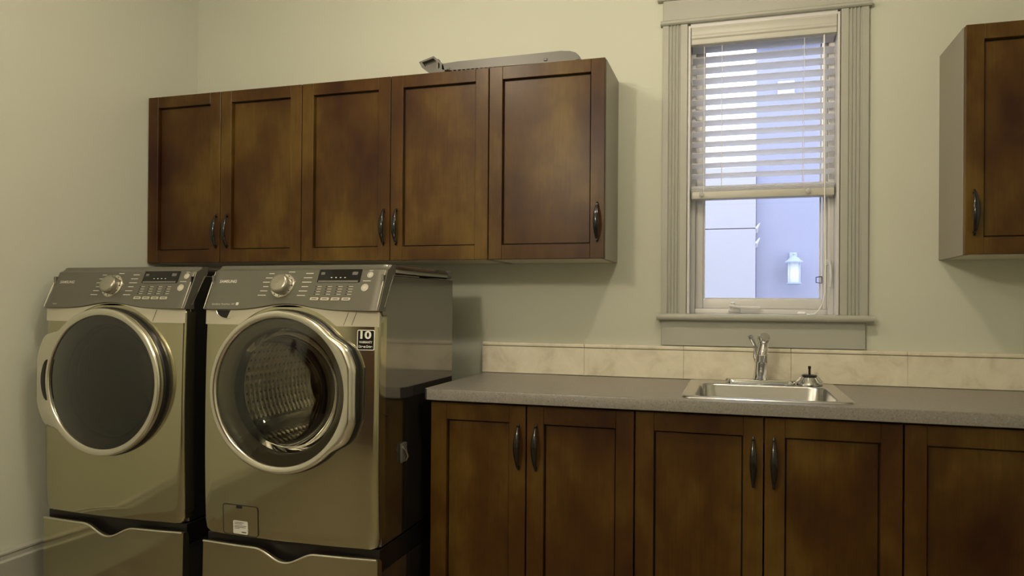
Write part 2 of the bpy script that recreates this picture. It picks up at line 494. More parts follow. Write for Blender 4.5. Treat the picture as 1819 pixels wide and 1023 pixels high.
# casement frame and sash
ix0, ix1, iz0, iz1 = WX0 + .010, WX1 - .010, 1.197, 2.435
def sash(name, x0, x1, z0, z1, w_l, w_r, w_b, w_t, y0, y1, mat, bev=.003):
    bm = BM()
    box(bm, x0, x0 + w_l, y0, y1, z0, z1, bev, 2); box(bm, x1 - w_r, x1, y0, y1, z0, z1, bev, 2)
    box(bm, x0 + w_l, x1 - w_r, y0, y1, z0, z0 + w_b, bev, 2); box(bm, x0 + w_l, x1 - w_r, y0, y1, z1 - w_t, z1, bev, 2)
    return obj(name, bm, mat, win)
sash('frame', ix0, ix1, iz0, iz1, .020, .024, .022, .022, .060, .150, M['vinyl'])
sf = sash('sash', ix0 + .020, ix1 - .024, iz0 + .022, iz1 - .022, .034, .018, .042, .036, .082, .132, M['vinyl'], .005)
bm = BM(); box(bm, ix0 + .052, ix1 - .040, .104, .110, iz0 + .062, iz1 - .056)
obj('glass_pane', bm, M['glass'], sf, smooth=False)
# insect-screen rim and its pull
bm = BM()
for x in (ix0 + .058, ix1 - .050): box(bm, x - .004, x + .004, .094, .100, iz0 + .066, iz1 - .060, .001, 1)
for z in (iz0 + .066, iz1 - .060): box(bm, ix0 + .062, ix1 - .054, .094, .100, z - .004, z + .004, .001, 1)
obj('screen_rim', bm, M['vinyl'], sf)
bm = BM(); zt = 1.345
tube(bm, [(.357, .078, zt + .014), (.334, .076, zt + .011), (.334, .076, zt - .011), (.357, .078, zt - .014), (.357, .078, zt + .014)], .0022, 6)
obj('pull_tab', bm, M['rubber'], sf)
# crank operator
bm = BM()
box(bm, -.028, .022, .048, .066, 1.205, 1.222, .004, 2)
lathe(bm, [(.012, 0), (.011, .02), (.008, .03)], (-.010, .054, 1.218), (0, -.25, 1), 14)
cr = obj('crank_base', bm, M['vinyl'], win)
bm = BM(); tube(bm, [(-.022, .040, 1.232), (.02, .034, 1.226), (.06, .034, 1.224), (.105, .034, 1.224)], [.007, .0065, .0075, .008], 10); obj('crank_handle', bm, M['vinyl'], cr)
# lock lever on the sash edge
bm = BM(); box(bm, .366, .390, .052, .062, 1.405, 1.430, .003, 2); lk = obj('lock_plate', bm, M['vinyl'], win)
bm = BM(); tube(bm, [(.380, .048, 1.425), (.386, .040, 1.40), (.388, .038, 1.36), (.386, .042, 1.315)], [.007, .006, .005, .004], 8); obj('lock_lever', bm, M['vinyl'], lk)

# ------------------------------------------------------------------ window blind
bl = thing('window_blind', (.105, .03, 2.44), 'white horizontal slat blind lowered halfway down the window', 'blind')
bx0, bx1 = WX0 + .013, WX1 - .013
prof = [(.012, 2.440), (-.010, 2.440), (-.012, 2.430), (-.008, 2.418), (-.008, 2.404), (-.011, 2.398), (-.011, 2.390), (-.006, 2.384), (-.006, 2.368), (-.010, 2.362), (0.0, 2.358), (.006, 2.358), (.006, 2.432), (.012, 2.432)]
bm = BM(); prism(bm, prof, 'x', bx0, bx1); obj('valance', bm, M['valance'], bl, angle=25)
bm = BM(); box(bm, bx0 + .003, bx1 - .003, .010, .056, 2.395, 2.433, .003, 1); obj('head_rail', bm, M['blind'], bl)
tilt = math.radians(12); ys = .033
ZS0, DZ, NS = 2.352, .0462, 13
sm = None
for k in range(NS):
    zc = ZS0 - DZ * k
    if sm is None:
        b = BM()
        # gently crowned slat, room-side edge higher
        N = 6; top = []; bot = []
        for i in range(N + 1):
            t = -0.5 + i / N
            cr_ = .0022 * (1 - (2 * t) ** 2)
            yy, zz = t * .050, cr_
            c, s = math.cos(-tilt), math.sin(-tilt)
            top.append((c * yy - s * (zz + .0014), s * yy + c * (zz + .0014)))
            bot.append((c * yy - s * (zz - .0014), s * yy + c * (zz - .0014)))
        prism(b, top + list(reversed(bot)), 'x', -(bx1 - bx0) / 2 + .004, (bx1 - bx0) / 2 - .004)
        bmesh.ops.recalc_face_normals(b, faces=b.faces[:])
        sm = bpy.data.meshes.new('slat'); b.to_mesh(sm); b.free(); sm.materials.append(M['blind'])
    s_ = new_obj('slat', sm); s_.parent = bl
    s_.location = Vector(((bx0 + bx1) / 2, ys, zc)) - Vector((.105, .03, 2.44))
# gathered slats and bottom rail
for k in range(4):
    bm = BM(); box(bm, bx0 + .004, bx1 - .004, .008, .058, 1.728 + k * .0062, 1.7325 + k * .0062, .001, 1); obj('gathered_slat', bm, M['blind'], bl)
bm = BM(); box(bm, bx0 + .003, bx1 - .003, .006, .060, 1.694, 1.727, .005, 2); br = obj('bottom_rail', bm, M['valance'], bl)
for x in (-.145, .292):
    bm = BM(); lathe(bm, [(.004, 0), (.010, .002), (.010, .010), (.005, .014)], (x, .006, 1.714), (0, -1, 0), 12); obj('cord_button', bm, M['blind'], br)
for x in (-.060, .275):
    bm = BM()
    for y in (ys - .027, ys + .027): tube(bm, [(x, y, 2.40), (x, y, 1.725)], .0011, 5)
    obj('ladder_cord', bm, M['cord'], bl)
for x in (-.135, .350):
    bm = BM(); tube(bm, [(x, ys - .026, 2.40), (x, ys - .026, 1.725)], .0013, 5)
    obj('lift_cord', bm, M['cord'], bl)
bm = BM(); tube(bm, [(.352, .000, 2.36), (.354, -.003, 2.0), (.357, -.002, 1.66), (.362, .002, 1.40), (.361, .006, 1.29), (.352, .006, 1.245), (.335, -.002, 1.215), (.318, -.008, 1.2005), (.300, -.012, 1.199), (.290, -.004, 1.199)], .0026, 7)
obj('pull_cord', bm, M['cord'], bl)
bm = BM(); lathe(bm, [(.002, 0), (.006, .004), (.006, .028), (.003, .034)], (.286, -.002, 1.2035), (-1, .3, 0), 10); obj('cord_tassel', bm, M['cord'], bl)

# ------------------------------------------------------------------ outside
bm = BM(); box(bm, -6, 7, WT + .02, 9, -.30, -.15)
tag(obj('ground', bm, M['gravel'], smooth=False), 'pale ground outside the window', 'ground', kind='structure')
nh = thing('neighbour_house', (0.16, 2.8, -.15), 'pale block and blue-grey stucco wall of the house outside the window', 'building')
bm = BM(); box(bm, .165, 4.5, 2.66, 3.0, -.15, 3.33); obj('stucco_wall', bm, M['stucco_b'], nh, smooth=False)
bm = BM(); box(bm, .160, 4.6, 2.60, 3.05, 3.33, 3.40); obj('parapet_cap', bm, M['stucco_w'], nh, smooth=False)
bm = BM(); box(bm, -4.0, .155, 2.64, 2.9, -.15, 2.33); core = obj('garden_wall_core', bm, M['stuccojoint'], nh, smooth=False)
zr = [-.15, .10, .60, 1.22, 1.853, 2.36]
for j in range(5):
    x1 = .160; k = 0
    while x1 > -2.6:
        wd = 0.86 if not (k == 0 and j % 2) else 0.52
        bm = BM(); box(bm, x1 - wd + .008, x1, 2.60, 2.645, zr[j] + .006, zr[j + 1], .003, 1); obj('block', bm, M['stucco_w'], core)
        x1 -= wd; k += 1
for z in (1.86, 1.74):
    bm = BM(); tube(bm, [(.165, 2.655, z - .03), (.168, 2.60, z), (.19, 2.585, z + .035)], [.010, .012, .004], 8); obj('wall_clip', bm, M['vinyl'], nh)
bm = BM(); box(bm, .325, .455, 2.645, 2.66, 2.93, 3.05, .004, 1); vt = obj('vent', bm, M['vinyl'], nh)
for k in range(3):
    bm = BM(); box(bm, .335, .445, 2.636, 2.646, 2.945 + k * .034, 2.965 + k * .034, .002, 1); obj('vent_slat', bm, M['vinyl'], vt)
la = thing('wall_lantern', (.455, 2.66, 1.40), 'wall lantern with clear glass on the stucco wall outside the window', 'lantern')
lx, ly = .452, 2.555
bm = BM(); box(bm, lx - .03, lx + .03, 2.645, 2.66, 1.50, 1.66, .006, 2); obj('back_plate', bm, M['lampmetal'], la)
bm = BM(); tube(bm, [(lx, 2.646, 1.60), (lx, 2.60, 1.645), (lx, ly, 1.635)], .008, 8); obj('arm', bm, M['lampmetal'], la)
bm = BM(); lathe(bm, [(.068, 1.570), (.070, 1.580), (.050, 1.594), (.034, 1.612), (.016, 1.620), (.010, 1.632), (.014, 1.640), (.006, 1.652)], (lx, ly, 0), (0, 0, 1), 24); obj('cap', bm, M['lampmetal'], la)
bm = BM(); lathe(bm, [(.040, 1.398), (.056, 1.404), (.056, 1.414)], (lx, ly, 0), (0, 0, 1), 24); obj('base', bm, M['lampmetal'], la)
for k in range(4):
    a = PI / 4 + k * PI / 2
    bm = BM(); tube(bm, [(lx + .053 * math.cos(a), ly + .053 * math.sin(a), 1.410), (lx + .053 * math.cos(a), ly + .053 * math.sin(a), 1.572)], .004, 6); obj('cage_bar', bm, M['lampmetal'], la)
bm = BM(); lathe(bm, [(.047, 1.414), (.047, 1.570)], (lx, ly, 0), (0, 0, 1), 24, False, False); obj('glass_shade', bm, M['lampglass'], la)
bm = BM(); lathe(bm, [(.010, 1.414), (.014, 1.43), (.022, 1.47), (.022, 1.51), (.010, 1.54)], (lx, ly, 0), (0, 0, 1), 16); obj('bulb', bm, M['bulb'], la)

# ------------------------------------------------------------------ cabinets
def bow_handle(parent, x, z0, z1, yface, name='handle'):
    n = 15; pts = []; rad = []
    for i in range(n):
        t = i / (n - 1)
        s = math.sin(PI * t)
        pts.append((x, yface - .003 - .026 * s ** .75, z0 + (z1 - z0) * t))
        rad.append(.0032 + .0088 * s ** 1.15)
    bm = BM(); tube(bm, pts, rad, 12, flat=.5, side=(1, 0, 0))
    for z in (z0 + .012, z1 - .012):
        lathe(bm, [(.0045, 0), (.0045, .014)], (x, yface, z), (0, -1, 0), 10)
    return obj(name, bm, M['bronze'], parent, angle=60)

def cab_door(cab, x0, x1, z0, z1, yface, th, stile, rail_t, rail_b, handle_x=None, hz=(0, 0)):
    yb = yface + th
    bm = BM(); bv = .0015
    box(bm, x0, x0 + stile, yface, yb, z0, z1, bv, 1)
    box(bm, x1 - stile, x1, yface, yb, z0, z1, bv, 1)
    box(bm, x0 + stile, x1 - stile, yface + .0003, yb, z1 - rail_t, z1, bv, 1)
    box(bm, x0 + stile, x1 - stile, yface + .0003, yb, z0, z0 + rail_b, bv, 1)
    d = obj('door', bm, M['wood'], cab, angle=20)
    g = .005
    bm = BM(); box(bm, x0 + stile + g, x1 - stile - g, yface + .015, yb - .0032, z0 + rail_b + g, z1 - rail_t - g, .001, 1)
    obj('panel', bm, M['wood'], d, angle=20)
    bm = BM(); box(bm, x0 + stile, x1 - stile, yb - .003, yb - .001, z0 + rail_b, z1 - rail_t)
    obj('panel_back', bm, M['groove'], d, smooth=False)
    if handle_x is not None:
        bow_handle(d, handle_x, hz[0], hz[1], yface)
    return d

UZ0, UZ1, UY = 1.419, 2.231, -.302
def upper(edges, handles, label, group='wall cabinets', last=False):
    x0, x1 = edges[0], edges[-1]
    cab = thing('wall_cabinet', ((x0 + x1) / 2, -.15, UZ0), label, 'cabinet', group)
    bm = BM()
    t = .018; y0 = UY + .024
    for xa in (x0, x1 - t):
        b2 = BM(); box(b2, xa, xa + t, y0, -.001, UZ0, UZ1, .001, 1); obj('side_panel', b2, M['taupe'], cab, angle=20)
    box(bm, x0 + t, x1 - t, y0, -.001, UZ1 - t, UZ1 - .001); box(bm, x0 + t, x1 - t, -.012, -.001, UZ0 + t, UZ1 - t)
    obj('carcass', bm, M['wood'], cab, angle=20)
    bm = BM(); box(bm, x0 + t, x1 - t, y0, -.001, UZ0 + .001, UZ0 + t); obj('bottom_panel', bm, M['melamine'], cab, smooth=False)
    bm = BM(); box(bm, x0 + t, x1 - t, y0 + .02, -.013, 1.80, 1.818); obj('shelf', bm, M['melamine'], cab, smooth=False)
    for a, b, hx in zip(edges[:-1], edges[1:], handles):
        cab_door(cab, a + .0018, b - .0018, UZ0 + .0015, UZ1 - .0015, UY, .0235, .058, .054, .060, hx, (1.486, 1.648))
    return cab
upper([-2.792, -2.366, -1.922], [-2.384, -2.323], 'two-door dark stained wall cabinet above the dryer against the side wall')
upper([-1.921, -1.470, -1.0105], [-1.499, -1.437], 'two-door dark stained wall cabinet directly above the washer')
upper([-1.0095, -.510], [-.540], 'single-door dark stained wall cabinet under the grey tray end beside the window')
upper([.782, 1.280], [.811], 'dark stained wall cabinet on the far side of the window over the counter')

LZ1, LY = .862, -.606
def lower(edges, handles, label):
    x0, x1 = edges[0], edges[-1]
    cab = thing('base_cabinet', ((x0 + x1) / 2, -.30, .004), label, 'cabinet', 'base cabinets')
    t = .018; y0 = LY + .024
    bm = BM()
    box(bm, x0, x0 + t, y0, -.022, .10, .871, .001, 1); box(bm, x1 - t, x1, y0, -.022, .10, .871, .001, 1)
    box(bm, x0 + t, x1 - t, y0, -.022, .10, .118); box(bm, x0 + t, x1 - t, -.034, -.022, .118, .871)
    box(bm, x0 + t, x1 - t, y0, y0 + .02, .830, .871)
    obj('carcass', bm, M['wood'], cab, angle=20)
    bm = BM(); box(bm, x0, x1, y0 + .055, y0 + .07, .004, .10); box(bm, x0, x0 + .018, y0 + .07, -.05, .004, .10); box(bm, x1 - .018, x1, y0 + .07, -.05, .004, .10)
    obj('toe_kick', bm, M['wood'], cab, smooth=False)
    for a, b, hx in zip(edges[:-1], edges[1:], handles):
        cab_door(cab, a + .0025, b - .0025, .105, LZ1, LY, .0235, .064, .064, .064, hx, (.627, .797))
    return cab
lower([-1.117, -.735, -.3375], [-.764, -.697], 'two-door dark base cabinet at the counter end beside the washer')
lower([-.3365, .0965, .5205], [.062, .128], 'two-door dark base cabinet under the sink')
lower([.5215, .950, 1.380], [.920, .980], 'dark base cabinet past the sink cut by the picture edge')

# ------------------------------------------------------------------ countertop with sink cut-out
SX0, SX1, SY0, SY1 = -.160, .366, -.560, -.065      # hole
CX0, CX1, CYF = -1.133, 1.415, -.635
ct = thing('countertop', ((CX0 + CX1) / 2, -.3, .872), 'long grey speckled laminate countertop over the base cabinets', 'countertop')
bm = BM()
CZ0, CZ1 = .8725, .913
def slab(bm, poly, z0, z1):
    prism(bm, poly, 'z', z0, z1)
CH = .014
prof = [(SY0, CZ0), (CYF + CH, CZ0), (CYF, CZ0), (CYF, CZ1 - .003), (CYF + .0009, CZ1 - .0009), (CYF + .003, CZ1), (CYF + CH, CZ1), (SY0, CZ1)]
prism(bm, prof, 'x', CX0, CX1)
for v in bm.verts:
    if v.co.x < CX0 + .001 and v.co.y < CYF + CH - .001:
        v.co.x += CH - (v.co.y - CYF)
box(bm, CX0, SX0, SY0, -.022, CZ0, CZ1)
box(bm, SX1, CX1, SY0, -.022, CZ0, CZ1)
box(bm, SX0, SX1, SY1, -.022, CZ0, CZ1)
obj('top', bm, M['counter'], ct, angle=30)

# backsplash of stone tiles
bs = thing('backsplash', (0.13, -.01, .913), 'low beige stone tile backsplash along the back of the counter', 'backsplash')
bm = BM(); box(bm, -1.142, CX1, -.012, -.001, .914, 1.052); obj('mortar', bm, M['grout'], bs, smooth=False)
seams = [-1.145, -.655, -.214, .227, .668, 1.109, CX1]
for a, b in zip(seams[:-1], seams[1:]):
    d = random.uniform(-.0003, .0003)
    bm = BM(); box(bm, a + .0004, b - .0004, -.0210 + d, -.011, .9145, 1.0365, .0008, 1); obj('tile', bm, M['stone'], bs)
    bm = BM(); box(bm, a + .0004, b - .0004, -.0225 + d, -.0005, 1.0385, 1.055, .004, 3); obj('cap_tile', bm, M['stone'], bs)

# ------------------------------------------------------------------ sink
sk = thing('sink', (.105, -.31, .72), 'drop-in stainless steel sink in the grey counter', 'sink')
def rr_loop(x0, x1, y0, y1, r, z, seg=6):
    return [Vector((x, y, z)) for x, y in round_rect(x0, x1, y0, y1, r, seg)]
OX0, OX1, OY0, OY1 = -.183, .388, -.583, -.042
bm = BM()
rows = [rr_loop(OX0, OX1, OY0, OY1, .045, .9135),
        rr_loop(OX0 + .003, OX1 - .003, OY0 + .003, OY1 - .003, .043, .9185),
        rr_loop(OX0 + .009, OX1 - .009, OY0 + .009, OY1 - .009, .040, .9195),
        rr_loop(OX0 + .016, OX1 - .016, OY0 + .016, OY1 - .016, .036, .9170),
        rr_loop(OX0 + .040, OX1 - .040, OY0 + .034, OY1 - .094, .060, .9165),
        rr_loop(OX0 + .045, OX1 - .045, OY0 + .039, OY1 - .099, .060, .9145),
        rr_loop(OX0 + .049, OX1 - .049, OY0 + .043, OY1 - .103, .060, .9080),
        rr_loop(OX0 + .060, OX1 - .060, OY0 + .054, OY1 - .114, .060, .770),
        rr_loop(OX0 + .072, OX1 - .072, OY0 + .066, OY1 - .126, .055, .748),
        rr_loop(OX0 + .100, OX1 - .100, OY0 + .094, OY1 - .150, .045, .741),
        rr_loop(.105 - .05, .105 + .05, -.36, -.26, .0495, .738)]
vr = grid(bm, rows, close_v=True)
bm.faces.new(vr[-1])
so = obj('basin', bm, M['steel'], sk, angle=50)
bm = BM(); lathe(bm, [(.047, 0), (.047, .0025), (.034, .003), (.030, -.002)], (.105, -.31, .7395), (0, 0, 1), 24); obj('drain', bm, M['chrome'], sk)

# faucet
fx, fy_ = .102, -.098
fa = thing('faucet', (fx, fy_, .917), 'chrome single-lever faucet standing on the sink ledge', 'faucet')
def stadium(cx, cy, L, r, n=10):
    return [(cx + L + r * math.sin(a), cy + r * math.cos(a)) for a in [PI * k / n for k in range(n + 1)]] + [(cx - L - r * math.sin(a), cy - r * math.cos(a)) for a in [PI * k / n for k in range(n + 1)]]
bm = BM()
rows = [[Vector((x, y, z)) for x, y in stadium(fx, fy_, .105, r)] for r, z in ((.028, .9175), (.028, .924), (.024, .931), (.012, .934))]
vr = grid(bm, rows, close_v=True); bm.faces.new(vr[0]); bm.faces.new(list(reversed(vr[-1])))
obj('deck_plate', bm, M['chrome'], fa, angle=45)
for s in (-1, 1):
    bm = BM(); lathe(bm, [(.013, 0), (.013, .005), (.009, .010)], (fx + s * .126, fy_, .9235), (0, 0, 1), 16); obj('end_cap', bm, M['chrome'], fa)
ax = Vector((.05, -.22, 1)).normalized()
bm = BM(); lathe(bm, [(.030, .0), (.030, .012), (.027, .02), (.0255, .075), (.0265, .08), (.0255, .085), (.024, .110)], (fx, fy_ + .006, .930), ax, 28)
body = obj('body', bm, M['chrome'], fa, angle=40)
p0 = Vector((fx, fy_ + .006, .930)) + ax * .108
bm = BM(); tube(bm, [p0, p0 + Vector((.002, -.010, .020)), p0 + Vector((.004, -.024, .042)), p0 + Vector((.005, -.040, .060))], [.0225, .021, .0205, .021], 24); sp = obj('spout', bm, M['chrome'], fa, angle=50)
p1 = p0 + Vector((.005, -.040, .060))
bm = BM(); lathe(bm, [(.0175, -.002), (.0235, .002), (.0245, .012), (.0225, .020), (.018, .024)], p1, (.05, -.72, .7), 24); obj('spray_head', bm, M['chrome'], sp)
bm = BM(); tube(bm, [p0 + Vector((-.018, .004, -.040)), p0 + Vector((-.026, .004, -.01)), p0 + Vector((-.024, .002, .024)), p0 + Vector((-.032, -.004, .044)), p0 + Vector((-.042, -.012, .064)), p0 + Vector((-.047, -.016, .074))], [.008, .0095, .0085, .009, .0115, .010], 14); obj('lever', bm, M['chrome'], fa, angle=60)

# basket strainer lying on the ledge
st = thing('sink_strainer', (.292, -.085, .917), 'round metal sink strainer with upright stem beside the faucet', 'strainer')
sx, sy = .292, -.092
bm = BM(); lathe(bm, [(.049, 0), (.051, .005), (.047, .011), (.039, .020), (.032, .030), (.026, .034), (.012, .036)], (sx, sy, .9175), (0, 0, 1), 32); cup = obj('basket', bm, M['chrome'], st)
for k in range(14):
    a = 2 * PI * k / 14
    bm = BM(); tube(bm, [(sx + .0475 * math.cos(a), sy + .0475 * math.sin(a), .9285), (sx + .040 * math.cos(a), sy + .040 * math.sin(a), .9375), (sx + .033 * math.cos(a), sy + .033 * math.sin(a), .947)], .0035, 6); obj('rib', bm, M['steel'], cup)
bm = BM(); lathe(bm, [(.027, 0), (.031, .003), (.026, .007)], (sx, sy, .9505), (0, 0, 1), 24); obj('rubber_ring', bm, M['rubber'], st)
bm = BM(); lathe(bm, [(.0045, 0), (.0045, .026), (.0058, .027), (.0058, .036), (.0035, .038)], (sx, sy, .9545), (0, 0, 1), 12); obj('stem', bm, M['brass'], st)

# ------------------------------------------------------------------ grey plastic piece lying on the wall cabinets
tr = thing('plastic_trim_piece', (-.98, -.24, UZ1), 'long grey moulded plastic trim piece lying on top of the wall cabinets', 'plastic trim')
TZ = UZ1 + .001
bm = BM()
prof = [(-1.238, TZ + .012), (-1.238, TZ + .040), (-1.16, TZ + .043), (-.80, TZ + .046), (-.70, TZ + .047), (-.665, TZ + .044), (-.640, TZ + .036), (-.625, TZ + .022), (-.620, TZ + .004), (-.66, TZ), (-.74, TZ), (-.745, TZ + .006), (-1.20, TZ + .008)]
prism(bm, prof, 'y', -.285, -.205)
bmesh.ops.bevel(bm, geom=[e for e in bm.edges if abs(e.verts[0].co.y - e.verts[1].co.y) < 1e-6], offset=.003, segments=2, affect='EDGES')
tb = obj('bar', bm, M['greyplastic'], tr, angle=35)
# hollow scoop at its end
bm = BM()
o_ = [(-1.290, TZ), (-1.225, TZ), (-1.222, TZ + .010), (-1.232, TZ + .040), (-1.275, TZ + .076), (-1.345, TZ + .056), (-1.330, TZ + .030)]
i_ = [(-1.283, TZ + .022), (-1.250, TZ + .020), (-1.246, TZ + .024), (-1.246, TZ + .040), (-1.277, TZ + .067), (-1.330, TZ + .053), (-1.316, TZ + .034)]
R1 = [Vector((x, -.285, z)) for x, z in o_]; R2 = [Vector((x, -.205, z)) for x, z in o_]
R3 = [Vector((x, -.285, z)) for x, z in i_]; R4 = [Vector((x, -.262, z)) for x, z in i_]
vr = grid(bm, [R4, R3, R1, R2], close_v=True); bm.faces.new(vr[0]); bm.faces.new(list(reversed(vr[-1])))
obj('hollow_end', bm, M['greyplastic'], tr, angle=30)
bm = BM(); box(bm, -1.262, -1.254, -.284, -.2615, TZ + .02, TZ + .062); obj('web', bm, M['greyplastic'], tr, smooth=False)
for k in range(22):
    x = -1.19 + k * .0205
    bm = BM(); box(bm, x, x + .009, -.283, -.207, TZ, TZ + .009); obj('foot_rib', bm, M['greyplastic'], tb, smooth=False)
for x, h in ((-.775, .012), (-1.213, .010)):
    bm = BM(); box(bm, x, x + .016, -.289, -.284, TZ + .010, TZ + .010 + h, .002, 1); obj('clip', bm, M['greyplastic'], tb)

# ------------------------------------------------------------------ laundry machines
def text_mesh(body, size, width=None, bold=0.0):
    cu = bpy.data.curves.new('t', 'FONT'); cu.body = body; cu.size = size; cu.align_x = 'CENTER'; cu.align_y = 'CENTER'; cu.offset = bold
    o = bpy.data.objects.new('t', cu); C.objects.link(o)
    bpy.context.view_layer.update()
    dg = bpy.context.evaluated_depsgraph_get()
    me = bpy.data.meshes.new_from_object(o.evaluated_get(dg))
    bpy.data.objects.remove(o); bpy.data.curves.remove(cu)
    bm = BM(); bm.from_mesh(me); bpy.data.meshes.remove(me)
    if width:
        xs = [v.co.x for v in bm.verts]; s = width / (max(xs) - min(xs)); c = (max(xs) + min(xs)) / 2
        for v in bm.verts: v.co.x = (v.co.x - c) * s
    return bm

def machine(kind, cx, W, yF, yB, flip, label, cat, dxc):
    """kind 'washer'/'dryer'. flip=+1: grip on the right, -1: on the left."""
    H0, ZT, ZB = .386, 1.372, 1.205
    x0, x1 = cx - W / 2, cx + W / 2
    root = thing(kind, (cx, (yF + yB) / 2, H0), label, cat)
    zc = .921
    def fy(x, z):
        u = (x - cx) / (W / 2); v = (z - .80) / .42
        return yF + .016 * u * u + .010 * v * v
    # shell: sides, back, floor
    ys0 = yF + .045
    bm = BM()
    t = .012
    box(bm, x0 + .002, x0 + t, ys0, yB, H0 + .006, 1.332, .002, 1); box(bm, x1 - t, x1 - .002, ys0, yB, H0 + .006, 1.332, .002, 1)
    box(bm, x0 + t, x1 - t, yB - t, yB, H0 + .006, 1.332); box(bm, x0 + t, x1 - t, ys0, yB - t, H0 + .006, H0 + .02)
    obj('cabinet_shell', bm, M['side'], root, angle=20)
    # lid
    bm = BM(); box(bm, x0 + .002, x1 - .002, yF + .085, yB - .004, 1.336, ZT, .014, 3); lid = obj('lid', bm, M['side'], root, angle=40)
    bm = BM(); box(bm, x1 - .05, x1 - .0005, yB - .055, yB - .001, 1.337, ZT + .0008, .012, 3); obj('lid_corner_cap', bm, M['greyrub'], lid)
    # front panel: round hole to rounded rectangle
    Rh = .262
    rr = .030
    def outer_d(a, inset=0.0):
        c, s = math.cos(a), math.sin(a)
        lo, hi = 0, .9
        hx = W / 2 - inset; zt, zb = ZB + .012 - zc, H0 - zc + inset
        hz = (zt - zb) / 2; mz = (zt + zb) / 2
        for _ in range(40):
            m_ = (lo + hi) / 2
            px, pz = abs(m_ * c), abs(m_ * s - mz)
            qx, qz = px - (hx - rr), pz - (hz - rr)
            d = math.hypot(max(qx, 0), max(qz, 0)) + min(max(qx, qz), 0) - rr
            if d < 0: lo = m_
            else: hi = m_
        return lo
    NA = 160
    angs = [2 * PI * k / NA for k in range(NA)]
    rows = []
    for s in (0, .15, .35, .6, .85, 1.0):
        row = []
        for a in angs:
            d = Rh + (outer_d(a, .007) - Rh) * s
            x, z = cx + d * math.cos(a), zc + d * math.sin(a)
            row.append(Vector((x, fy(x, z), z)))
        rows.append(row)
    for ins, dy in ((.003, .0025), (.0005, .008), (0, .045)):
        row = []
        for a in angs:
            d = outer_d(a, ins)
            x, z = cx + d * math.cos(a), zc + d * math.sin(a)
            row.append(Vector((x, fy(x, z) + dy, z)))
        rows.append(row)
    bm = BM(); grid(bm, rows, close_v=True)
    fp = obj('front_panel', bm, M['platinum'], root, angle=50, recalc=False)
    # console: swept profile with a rounded shoulder, lower edge lifts over the door
    def zlow(x):
        return ZB + .022 * math.exp(-((x - cx) / .12) ** 2)
    yb_, yt_ = yF + .002, yF + .062
    z_hi = 1.350
    cs = [(0.0, 0.0), (1.0, 0.0)]
    ins_prof = []
    NXC = 40
    xs = [x0 + W * k / NXC for k in range(NXC + 1)]
    rows = []
    for x in xs:
        e = min(x - x0, x1 - x)
        rnd = 0.0 if e > .012 else .010 * (1 - math.sqrt(max(0, 1 - ((.012 - e) / .012) ** 2)))
        zl = zlow(x)
        row = [Vector((x, yF + .060, zl)), Vector((x, yb_ + .004 + rnd, zl)), Vector((x, yb_ + rnd, zl + .003))]
        for k in range(1, 7):
            f = k / 6; z = zl + .003 + (z_hi - zl - .003) * f
            row.append(Vector((x, yb_ + (yt_ - yb_) * (z - ZB) / (z_hi - ZB) + rnd, z)))
        for k in range(1, 6):
            a = PI / 2 * k / 5 * .95
            row.append(Vector((x, yt_ + rnd + .022 * math.sin(a) + .004 * k / 5, z_hi + .020 * (1 - math.cos(a)) ** .6 * 1.0)))
        row.append(Vector((x, yF + .125, ZT - .001)))
        row.append(Vector((x, yF + .125, 1.345)))
        row.append(Vector((x, yF + .060, 1.25)))
        rows.append(row)
    bm = BM(); vr = grid(bm, rows, close_v=True)
    bm.faces.new(vr[0]); bm.faces.new(list(reversed(vr[-1])))
    con = obj('control_panel', bm, M['console'], root, angle=40)
    for s, xe in ((-1, x0), (1, x1)):
        bm = BM()
        def sl(z): return yb_ + (yt_ - yb_) * (z - ZB) / (z_hi - ZB) + .0022
        pts = [(xe - s * .004, sl(z), z) for z in (ZB + .004, ZB + .03, ZB + .075, ZB + .11, z_hi - .003)]
        tube(bm, pts, [.0010, .0018, .0020, .0020, .0010], 8)
        obj('edge_trim', bm, M['band'], con, angle=60)
        # bright kick line where console meets the side
        bm = BM(); tube(bm, [(xe, yF + .050, ZB + .015), (xe, yF + .110, 1.334), (xe, yF + .30, 1.334)], .0013, 6); obj('side_seam', bm, M['ring'], con)
    # point on the console face
    nrm = Vector((0, -(z_hi - ZB), (yt_ - yb_) * -1)).normalized()
    nrm = Vector((0, -(z_hi - ZB), (yt_ - yb_))).normalized()
    up = Vector((0, (yt_ - yb_), (z_hi - ZB))).normalized()
    def cpt(dx, z, off=.0):
        return Vector((cx + dx + dxc, yb_ + (yt_ - yb_) * (z - ZB) / (z_hi - ZB), z)) + nrm * off
    def on_console(bm, dx, z, off):
        o = cpt(dx, z, off)
        for v in bm.verts:
            v.co = o + Vector((1, 0, 0)) * v.co.x + up * v.co.y + nrm * v.co.z
        return bm
    def plate(w, h, t, r=.002, seg=3):
        bm = BM(); prism(bm, round_rect(-w / 2, w / 2, -h / 2, h / 2, r, seg), 'z', 0, t); return bm
    b = on_console(text_mesh('SAMSUNG', .016, .074, .0003), -.282, 1.309, .0006); obj('brand_lettering', b, M['print'], con, smooth=False)
    if kind == 'washer':
        b = on_console(text_mesh('SpeedSpray  PowerFoam  VRT', .009, .098), -.272, 1.226, .0006); obj('feature_lettering', b, M['print'], con, smooth=False)
        b = on_console(plate(.011, .011, .0006), -.212, 1.2275, .0003); obj('feature_mark', b, M['print'], con, smooth=False)
    else:
        b = on_console(text_mesh('Steam', .008, .022), -.300, 1.222, .0006); obj('feature_lettering', b, M['print'], con, smooth=False)
    # knob
    ko = cpt(-.042, 1.293)
